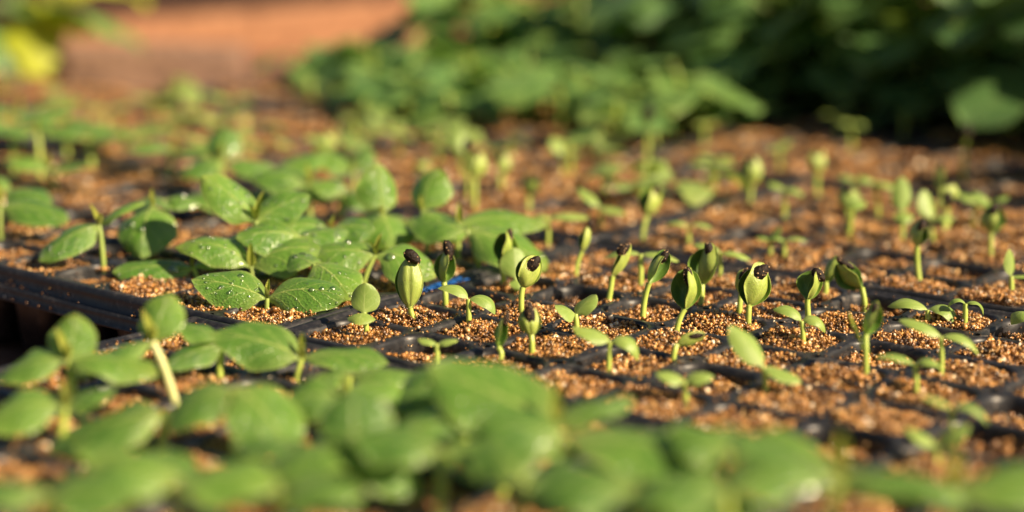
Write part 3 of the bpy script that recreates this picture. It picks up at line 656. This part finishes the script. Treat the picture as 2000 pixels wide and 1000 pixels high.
# wet seedlings of the left tray
WETS = [
 ("wet seedling at the left rim with one leaf hanging left and one raised right", 203, 524, 194, 440, [(212, 0, -48, 122, 66, -10), (28, 55, 0, 92, 54, -25)], (150, 55, 42), 26),
 ("wet seedling with a broad round leaf hanging straight toward the viewer", 297, 500, 298, 404, [(268, 0, -72, 120, 92), (100, 15, -20, 80, 70)], (100, 70, 34), 18),
 ("seedling just behind the round hanging leaf with a short leaf to the right", 330, 480, 322, 390, [(-8, 25, -30, 66, 52), (188, 15, -30, 62, 44)], None, 6),
 ("tall wet seedling with a pale tipped leaf raised left and one folded right", 505, 540, 500, 432, [(163, 52, 22, 128, 74, -32), (14, 38, 12, 106, 60, 48)], (55, 62, 56), 22),
 ("wet seedling with a rounded leaf just below the pale tipped raised leaf", 572, 548, 585, 462, [(196, 28, -22, 112, 84, -18), (20, 20, -10, 90, 70)], None, 26),
 ("wet seedling with a yellow fuzzy bud between two overlapping leaves", 650, 530, 647, 446, [(192, 18, -8, 92, 74, -14), (-8, 20, -15, 80, 74, 14)], (60, 60, 28), 14),
 ("wet seedling with an upright narrow bud and two wide beaded leaves", 495, 556, 491, 522, [(178, 58, -22, 148, 66, -14), (2, 52, -22, 146, 88, 14)], (90, 88, 46), 40),
 ("wet seedling nearest the rim junction with two wide spread leaves", 521, 609, 522, 583, [(172, 30, -4, 140, 78, -22), (-12, 32, -18, 145, 80, 22)], (70, 72, 36), 36),
 ("low wet seedling with a flat leaf near the tray edge", 388, 548, 376, 524, [(186, 10, -12, 138, 58, -16), (36, 34, 20, 128, 60, -10)], (90, 80, 26), 22),
 ("wet seedling with a yellow bud left of the plump capped sprout", 706, 562, 734, 498, [(178, 22, -22, 122, 78, -16), (-12, 15, -42, 118, 80, 16)], (55, 62, 40), 30),
 ("wet seedling with one dark crinkled leaf hanging under its neighbours", 606, 585, 614, 516, [(-48, 5, -45, 118, 92, 12), (140, 20, 0, 60, 60)], None, 34),
 ("wet seedling holding one leaf straight up and one folded down in front", 748, 502, 746, 420, [(118, 82, 72, 102, 88), (-68, -5, -55, 90, 88)], (95, 60, 34), 8),
 ("wet seedling with a broad raised leaf behind the straight up one", 836, 502, 824, 412, [(62, 72, 40, 98, 92), (-48, 5, -38, 112, 84)], (100, 60, 30), 6),
 ("wet seedling with a tall bud and a long level leaf pointing right", 893, 512, 896, 436, [(4, 18, -16, 158, 58, 18), (174, 18, -12, 84, 54)], (100, 85, 40), 6),
 ("wet seedling with a large leaf sloping right behind the capped sprouts", 938, 530, 912, 452, [(-24, 5, -38, 165, 88, 14), (158, 20, -15, 110, 74)], None, 8),
 ("blurred wet seedling behind the tall one, leaf arched with dark shade beneath", 606, 442, 603, 362, [(176, 38, -18, 112, 66, -10), (0, 28, -30, 74, 56)], (120, 75, 40), 8),
 ("blurred seedling cluster plant with a leaf fan at the left of the middle", 430, 385, 434, 312, [(92, 65, 35, 78, 74), (205, 10, -40, 84, 70)], (100, 70, 34), 5),
 ("blurred wet seedling at the left edge with a leaf reaching right", 2, 474, 0, 404, [(-10, 14, -26, 130, 62, 14), (172, 20, -10, 100, 60)], (120, 75, 44), 6),
 ("blurred wet seedling at the left edge above the one reaching right", 22, 440, 12, 372, [(-25, 20, -35, 100, 70), (150, 30, 0, 90, 60)], None, 4),
 ("blurred seedling with a mid height leaf between raised leaves", 668, 432, 668, 380, [(155, 30, 0, 90, 64), (-20, 20, -30, 80, 66)], (95, 75, 30), 4),
 ("blurred seedling with broad leaves behind the arched dark shaded one", 542, 398, 546, 330, [(200, 30, -10, 95, 70), (25, 30, 0, 90, 70)], None, 4),
 ("blurred seedling with two raised leaves left of the straight up leaf", 694, 392, 690, 336, [(150, 40, 10, 80, 58), (60, 55, 30, 60, 50)], (95, 70, 26), 4),
 ("blurred seedling whose leaf slopes behind the two flat leaves with bud", 780, 470, 790, 430, [(-20, 15, -30, 110, 72), (165, 15, -20, 90, 70)], None, 4),
 ("blurred seedling low at the back of the wet tray with dark leaves", 480, 430, 470, 385, [(185, 20, -20, 100, 64), (5, 20, -20, 90, 60)], None, 4),
]
for lab, bx, by, jx, jy, lv, bud, dr in WETS:
    px_seedling("wet_seedling", lab, bx, by, jx, jy, [(l[0], l[1], l[2], l[3]*1.12, l[4]*1.25, (l[5] if len(l) > 5 else 0)+15*math.cos(R(l[0]))*(abs(l[5] if len(l) > 5 else 0) < 30)) if l[1] < 60 else (l[0], l[1], l[2], l[3], l[4]*.98)+l[5:] for l in lv], M_COT, 10, bud and (bud[0], bud[1], bud[2]*.95), group=WET, drops=dr, bend=0.1, camber=0.42, wav=0.09, stem_mat=M_WSTEM)
# big blurred seedlings in front
FRONT = [
 ("blurred near seedling on a thick pale leaning stem with a raised fan leaf", 348, 800, 298, 655, [(62, 68, 30, 112, 108), (198, 12, -42, 145, 92)], (140, 60, 60), 17),
 ("blurred near seedling at left with an upright rounded leaf beside the dark gap", 152, 815, 132, 690, [(80, 70, 45, 100, 108), (190, 18, -38, 135, 88), (-8, 22, -25, 165, 96)], (140, 55, 60), 15),
 ("blurred near seedling with a short leaf pair below the black tray skirt", 428, 748, 434, 655, [(160, 32, -8, 92, 72), (215, -8, -32, 120, 66)], None, 14),
 ("blurred near seedling with two long level leaves and a yellow spike bud", 577, 752, 590, 686, [(174, 32, 0, 165, 96, -12), (-5, 25, -15, 152, 70, 10)], (80, 78, 46), 13),
 ("blurred near seedling with a leaf drooping right by the sprout tray corner", 676, 800, 682, 722, [(0, 15, -28, 150, 64), (178, 15, -20, 60, 50)], None, 15),
 ("blurred near seedling with two rounded leaves meeting in a dip", 676, 890, 672, 785, [(180, 22, -28, 110, 92, -12), (-5, 32, -45, 135, 108, 12)], (90, 78, 40), 16),
 ("blurred near seedling with a large bright oval leaf at lower left", 318, 900, 318, 815, [(188, 8, -28, 205, 135, -18), (10, 20, -20, 70, 80)], None, 18),
 ("blurred near seedling cut by the left edge with a broad dark leaf", 118, 890, 128, 802, [(190, 18, -28, 160, 110, -12), (20, 30, 0, 90, 80)], (110, 70, 50), 16),
 ("blurred near seedling with two hanging leaves in a roof shape", 458, 900, 456, 765, [(205, 5, -42, 140, 108), (-42, 5, -48, 178, 130)], None, 16),
 ("blurred near seedling with a huge leaf toward upper left and yellow bud", 1078, 965, 1086, 838, [(160, 22, 5, 248, 165, -30), (20, 30, -5, 150, 70)], (100, 80, 80), 22),
 ("blurred near seedling with a darker leaf tucked left of the huge leaf", 905, 880, 902, 735, [(205, 0, -32, 142, 118), (60, 10, -10, 90, 80)], None, 18),
 ("blurred near seedling with a huge leaf sloping to the right", 1100, 1010, 1102, 880, [(-14, 16, -22, 285, 165, 10), (175, 20, -10, 160, 130)], None, 22),
 ("blurred near seedling at the bottom right with wide spread leaves", 1600, 1130, 1640, 965, [(168, 26, 0, 225, 140, -6), (-6, 20, -15, 230, 130)], (90, 78, 90), 24),
 ("blurred near seedling with a leaf standing upright at the bottom left of centre", 702, 1010, 694, 905, [(100, 70, 40, 120, 130), (210, 20, -40, 160, 130), (-30, 10, -50, 150, 120)], None, 20),
 ("blurred near seedling with pale level leaves under the dark tucked leaf", 858, 1040, 866, 905, [(175, 25, -10, 160, 130), (-10, 20, -30, 140, 120)], None, 20),
 ("blurred near seedling with a leaf pointing away at the bottom centre", 1012, 1110, 1020, 965, [(120, 40, 0, 150, 120), (-20, 30, -20, 170, 130)], None, 22),
 ("blurred near seedling low between the bright oval leaf and the roof shaped leaves", 250, 990, 262, 905, [(165, 25, -10, 120, 90), (-20, 20, -30, 130, 95)], None, 18),
 ("blurred near seedling filling the dip below the two rounded leaves", 770, 960, 775, 862, [(190, 15, -20, 130, 100), (15, 25, -5, 140, 105)], None, 18),
 ("blurred near seedling between the roof shaped leaves and the two rounded leaves", 590, 990, 600, 880, [(175, 20, -20, 130, 95), (-30, 10, -40, 135, 110)], None, 18),
 ("blurred near seedling under the huge leaf with the yellow bud", 985, 990, 970, 872, [(200, 15, -25, 130, 100), (-15, 20, -25, 150, 105)], None, 20),
 ("blurred near seedling along the bottom edge under the roof shaped leaves", 345, 1110, 350, 965, [(170, 30, -10, 170, 130), (-10, 30, -30, 190, 140)], None, 22),
 ("blurred near seedling along the bottom edge left of the upright leaf", 560, 1120, 545, 985, [(175, 20, -20, 170, 120), (-15, 25, -20, 160, 130)], None, 22),
 ("blurred near seedling in the bottom right corner with dark level leaves", 1900, 1140, 1862, 990, [(172, 20, -25, 210, 110), (-5, 25, -10, 230, 110)], (90, 78, 90), 24),
 ("blurred near seedling with a leaf tip rising beside the orange grit", 1430, 1060, 1425, 910, [(150, 25, -15, 120, 100), (-18, 30, -30, 190, 120)], None, 20),
 ("blurred near seedling in the bottom left corner behind the dim grit", 100, 1120, 90, 990, [(170, 20, -25, 180, 120), (-10, 25, -20, 170, 130)], None, 22),
 ("blurred near seedling at the bottom edge between the two huge leaves", 1250, 1150, 1250, 1000, [(170, 30, -20, 200, 150), (-10, 30, -20, 220, 150)], None, 24),
 ("blurred near seedling with one leaf against the bottom edge right of centre", 1420, 1180, 1420, 985, [(185, 20, -20, 180, 140), (20, 30, 0, 160, 130)], None, 24),
]
for lab, bx, by, jx, jy, lv, bud, st in FRONT:
    px_seedling("near_seedling", lab, bx, by, jx, jy-(24 if by > 1000 else 6 if by > 830 else -14), [(l[0], l[1]+rng.uniform(-6, 10), l[2]+rng.uniform(-15, 10), l[3]*(1.14 if by > 1000 else 0.96 if l[1] > 55 else 1.14), l[4]*(1.14 if by > 1000 else 0.9 if l[1] > 55 else 1.16))+((l[5] if len(l) > 5 else 0)+rng.uniform(-16, 16)+10*math.cos(R(l[0])),) for l in lv], M_NEAR, st, bud, camber=0.35, wav=0.12, fold=0.08, group=BIGF, bend=0.15, stem_mat=M_PALESTEM if "pale leaning" in lab else M_STEM, zsoil=-0.08)
# seedlings at the far left, behind the wet tray
LEFTS = [(28, 345, 22, 245), (80, 352, 74, 262), (180, 330, 172, 272), (108, 372, 96, 332), (330, 352, 340, 296), (40, 300, 40, 222), (130, 310, 132, 258), (250, 300, 236, 262), (300, 232, 300, 196), (205, 258, 208, 214), (352, 262, 350, 224), (450, 240, 448, 196), (410, 320, 402, 278)]
for k, (bx, by, jx, jy) in enumerate(LEFTS):
    r_ = np.random.default_rng(k+50); th = r_.uniform(-30, 30); pale = k > 7
    L = 118 if not pale else 52; W = 88 if not pale else 44
    px_seedling("far_seedling", "blurred green seedling at the far left behind the wet tray" if not pale else "small blurred pale seedling before the bare soil at the left", bx, by, jx, jy,
        [(th, 30, r_.uniform(-30, 0), L, W), (th+180, 35, r_.uniform(-30, 10), L, W)], M_COT if not pale else M_YCOT, 10, (90, 78, 30) if not pale else None, group="blurred seedlings left of the far soil" if not pale else "pale seedlings before the bare soil", nu=12, nv=7)

# prototypes for the plants of the far trays
def leafy_proto(name, label, cat, h, nl, L, W, mtl, seed, stem_r=0.05, group=None, lo_=0.35):
    r_ = np.random.default_rng(seed); t = thing(name, label, cat, (0, 0, 0), group); top = np.array([r_.normal(0, .08), r_.normal(0, .08), h*.8])
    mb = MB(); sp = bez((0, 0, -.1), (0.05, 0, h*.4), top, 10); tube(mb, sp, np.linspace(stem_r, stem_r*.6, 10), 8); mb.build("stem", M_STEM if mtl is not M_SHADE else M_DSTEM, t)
    for k in range(nl):
        f = lo_+(1-lo_)*(k+1)/nl; p0 = sp[min(9, int(f*9))]; a = k*2.4+r_.uniform(-.5, .5); el = r_.uniform(15, 60)
        pl = h*r_.uniform(.16, .34); d = np.array([math.cos(a)*math.cos(R(el)), math.sin(a)*math.cos(R(el)), math.sin(R(el))]); p1 = p0+d*pl
        sc = r_.uniform(.7, 1.15); mb = MB(); tube(mb, bez(p0, p0+d*pl*.5+[0, 0, .03*h], p1, 6), np.linspace(stem_r*.5, stem_r*.35, 6), 6, 1)
        LG = leaf_grid(p1, a+r_.uniform(-.3, .3), r_.uniform(-5, 25), r_.uniform(-60, -25), L*sc, W*sc, r_.uniform(-15, 15), 0.12, 0.2, 0.12, 'true', 14, 9, seed*31+k)
        mb.add(LG[0], gridfaces(14, 9), LG[1], 0); mb.build("leaf", [mtl, M_STEM if mtl is not M_SHADE else M_DSTEM], t)
    return t
def scatter(protos, cells, label, group, s0=0.85, s1=1.2, jit=.12):
    for n, (i, j) in enumerate(cells):
        p = protos[n % len(protos)] if n < len(protos) else protos[rng.integers(len(protos))]; loc = (i+rng.uniform(-jit, jit), -(j+rng.uniform(-jit, jit)), -.15); rz = rng.uniform(0, 6.28); s = rng.uniform(s0, s1)
        if not p.get("placed"):
            p.location = tuple(np.array(loc)*S); p.rotation_euler = (0, 0, rz); p.scale = (s,)*3; p["label"] = label; p["group"] = group; p["placed"] = 1; continue
        dup(p, loc, rz, label, s, group)
def cells_of(key, i0=0, i1=NI, j0=0, j1=NJ, p=1.0):
    (a, b), _ = TRAYS[key]; return [(a+i+.5, b+j+.5) for i in range(i0, i1) for j in range(j0, j1) if rng.random() < p]
mids = [leafy_proto("leafy_seedling", "", "seedling", h, n, 1.05, .92, M_TRUE, s, .04) for h, n, s in ((1.15, 4, 1), (1.35, 5, 2), (1.0, 4, 3), (1.25, 4, 4))]
scatter(mids, [c for c in cells_of('backleft', 0, 2, p=.45)+cells_of('backleft', 2, 6, p=.9) if c[1] > -15.8], "blurred leafy seedling crowded in the far tray left of the tall plants", "leafy seedlings of the far tray", .6, 1.25, .2)
smalls = [leafy_proto("leafy_seedling", "", "seedling", h, n, .62, .55, M_LIGHT, s, .035) for h, n, s in ((.7, 3, 5), (.55, 2, 6), (.8, 3, 7))]
scatter(smalls, cells_of('midleft', 2, 6, p=.42)+cells_of('farleft', 3, 6, 6, 12, p=.25)+cells_of('backleft', 0, 2, 2, 12, p=.35), "small pale green leafy seedling between the wet tray and the crowded far tray", "small pale leafy seedlings behind the wet tray", .7, 1.15, .25)
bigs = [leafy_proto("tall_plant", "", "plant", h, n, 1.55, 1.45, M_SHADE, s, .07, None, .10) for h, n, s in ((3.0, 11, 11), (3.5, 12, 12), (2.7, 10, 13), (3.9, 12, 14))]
scatter(bigs, cells_of('tall', 0, 4, 0, 12, .9)+[c for c in cells_of('tallleft', 0, 5, 8, 12, .9)]+cells_of('back', 2, 6, 10, 12, .5), "tall dark leafy plant in the shaded mass at upper right", "tall dark plants at the back right", .85, 1.25)  # those in the back tray are unseen, added to shade the far grit
tl = [leafy_proto("tall_plant", "", "plant", h, n, 1.3, 1.15, M_TRUE, s, .06) for h, n, s in ((2.0, 6, 21), (2.5, 7, 22), (2.2, 6, 23))]
scatter(tl, [c for c in cells_of('tallleft', 0, 5, 0, 8, .85) if c[1] > -15.6], "mid green leafy plant between the timber boards and the tall dark plants", "leafy plants at the back centre", .8, 1.15)
# thin far sprouts in the remaining cells of the middle and far trays
def sprout_proto(seed, cap):
    r_ = np.random.default_rng(seed); t = thing("far_sprout", "", "sprout"); h = r_.uniform(.38, .6); mb = MB(); top = np.array([r_.normal(0, .05), r_.normal(0, .05), h])
    tube(mb, bez((0, 0, -.1), (0, 0, h*.5), top, 8), .033, 8); mb.build("stem", M_STEM, t); a = r_.uniform(0, 6)
    for k in (0, 1):
        e0, e1 = (82, 88) if cap else (r_.uniform(30, 60), r_.uniform(-50, 0)); LG = leaf_grid(top, a+k*math.pi, e0, e1, .34, .26, 0, .3 if cap else 0, .25, .05, 'cot', 10, 7, seed*7+k)
        mb = MB(); mb.add(LG[0], gridfaces(10, 7), LG[1]); mb.build("cotyledon", M_YCOT, t)
    if cap:
        mb = MB(); mb.add(ICO2*[.075, .09, .14]+top+[0, 0, .34], ICO2F); mb.build("seed_coat", M_SEED, t)
    return t
sp = [sprout_proto(s, s % 2 == 0) for s in range(30, 36)]
for key, p, lab in (('middle', .07, "thin blurred sprout in the tray just behind the focus"), ('back', .16, "faint blurred sprout in the far orange grit before the tall plants"), ('midleft', .12, "faint blurred sprout in grit behind the wet seedlings")):
    sp_ = sp if key == 'middle' else [sprout_proto(s, s % 3 == 0) for s in range(40, 44)] if key == 'back' else [sprout_proto(s, s % 3 == 0) for s in range(50, 53)]
    scatter(sp_, [c for c in cells_of(key, p=p) if not (key == 'back' and c[1] > 3)], lab, lab.replace("sprout in", "sprouts in"))

# yellow green plant reaching in at the top left
B = at_plane(20, 215, -1.3); d = depth_of(B); k = d/F
t = thing("yellowing_plant", "yellow green leafy plant reaching in at the top left corner", "plant", B)
mb = MB(); tube(mb, bez(B, B+[0, 0, 2], at_depth(40, -30, d), 10), .07); mb.build("stem", M_DSTEM, t, B)
for (x, y, th, e0, e1, L, W, mt) in [(110, 20, -10, 10, -50, 110, 100, M_TRUE), (60, 120, -20, -30, -80, 90, 85, M_YELLOW), (20, 40, 200, 0, -40, 120, 100, M_YELLOW), (60, 60, 250, 0, -60, 110, 90, M_TRUE), (50, 30, -60, -20, -70, 80, 70, M_YELLOW), (-20, 100, 0, 0, -60, 90, 80, M_TRUE), (90, -20, 30, 20, -30, 120, 100, M_YELLOW), (-10, 0, 0, 10, -40, 130, 110, M_TRUE), (10, 170, -20, -10, -60, 80, 70, M_SHADE), (30, 150, -35, -15, -75, 48, 44, M_YELLOW), (70, 5, -30, 5, -50, 80, 75, M_YELLOW), (25, 60, -80, -20, -80, 70, 65, M_TRUE)]:
    LG = leaf_grid(at_depth(x, y, d+rng.uniform(-.6, .6)), az(th), e0, e1, L*k*1.8, W*k*1.8, rng.uniform(-20, 20), .1, .2, .1, 'true', 14, 9, nseed()); mb = MB(); mb.add(LG[0], gridfaces(14, 9), LG[1]); mb.build("leaf", mt, t, B)
# timber boards lying on the soil at the back left, timber wall behind with shade put into its colour
def board(name, label, cat, c, length, depth, height, ang, m):
    o = thing(name, label, cat, c); mb = MB(); a = np.array([math.cos(ang), math.sin(ang), 0]); b = np.array([-a[1], a[0], 0]); n = 14; prof = []
    for yy, zz in ((-.5, .0), (-.5, .9), (-.46, 1), (.46, 1), (.5, .9), (.5, 0)): prof.append((yy*depth, zz*height))
    V = [a*(length*(q/(n-1)-.5))+b*(y_+.02*math.sin(q*1.7))+np.array([0, 0, z_+.03*math.sin(q*.9)*(z_ > 0)]) for q in range(n) for y_, z_ in prof]
    k6 = len(prof); Fc = [(q*k6+p, (q+1)*k6+p, (q+1)*k6+(p+1) % k6, q*k6+(p+1) % k6) for q in range(n-1) for p in range(k6)]+[tuple(range(k6)), tuple((n-1)*k6+p for p in range(k6))]
    mb.add(V, Fc); mb.build("plank", m, o, smooth=False); return o
P1 = at_plane(590, 100, -1.3)
o = board("timber_board", "sunlit orange timber board propped at the back left", "board", P1, 19, 1.0, 1.5, az(3), M_TIMBER); o.rotation_euler = (0, 0, 0)
o.rotation_mode = 'QUATERNION'; o.rotation_quaternion = Matrix.Rotation(R(-5), 3, Vector(AX[2])).to_quaternion()
P3 = at_plane(215, 178, -1.3)
board("timber_board", "dull pinkish brown timber board lying lower on the soil behind the yellow leaves", "board", P3, 7.5, 1.2, 1.3, az(4), M_PINK)
P2 = at_plane(330, 70, -1.3)
board("timber_wall", "timber edging in painted shade beyond the sunlit board", "wall", P2, 40, 1.0, 6, az(0), M_DTIMBER).location = tuple((P2+np.array([math.cos(YAW), math.sin(YAW), 0])*5)*S)
# a pale fallen husk on the grit of the wet tray
B = at_plane(402, 568, -.12); t = thing("fallen_husk", "flat tan empty seed husk lying on grit under the wet leaves", "seed husk", B)
mb = MB(); e1 = norm(AX[0]*.9-AX[1]*-.35); mb.add(np.outer(ICO2[:, 0]*.12, e1)+np.outer(ICO2[:, 1]*.06, np.cross([0, 0, 1], e1))+np.outer(ICO2[:, 2]*.025, [0, 0, 1])+[0, 0, .03], ICO2F); mb.build("husk", M_TAN, t)
# grit last, so that it can heap up round the stems
for k, lab in GRIT.items(): grain_mass(k, lab)
spare = [o for o in COL.objects if o.get("label") == ""]; kids = [c for o in spare for c in o.children]
for o in COL.objects:
    if "placed" in o: del o["placed"]
for o in kids+spare: bpy.data.objects.remove(o)
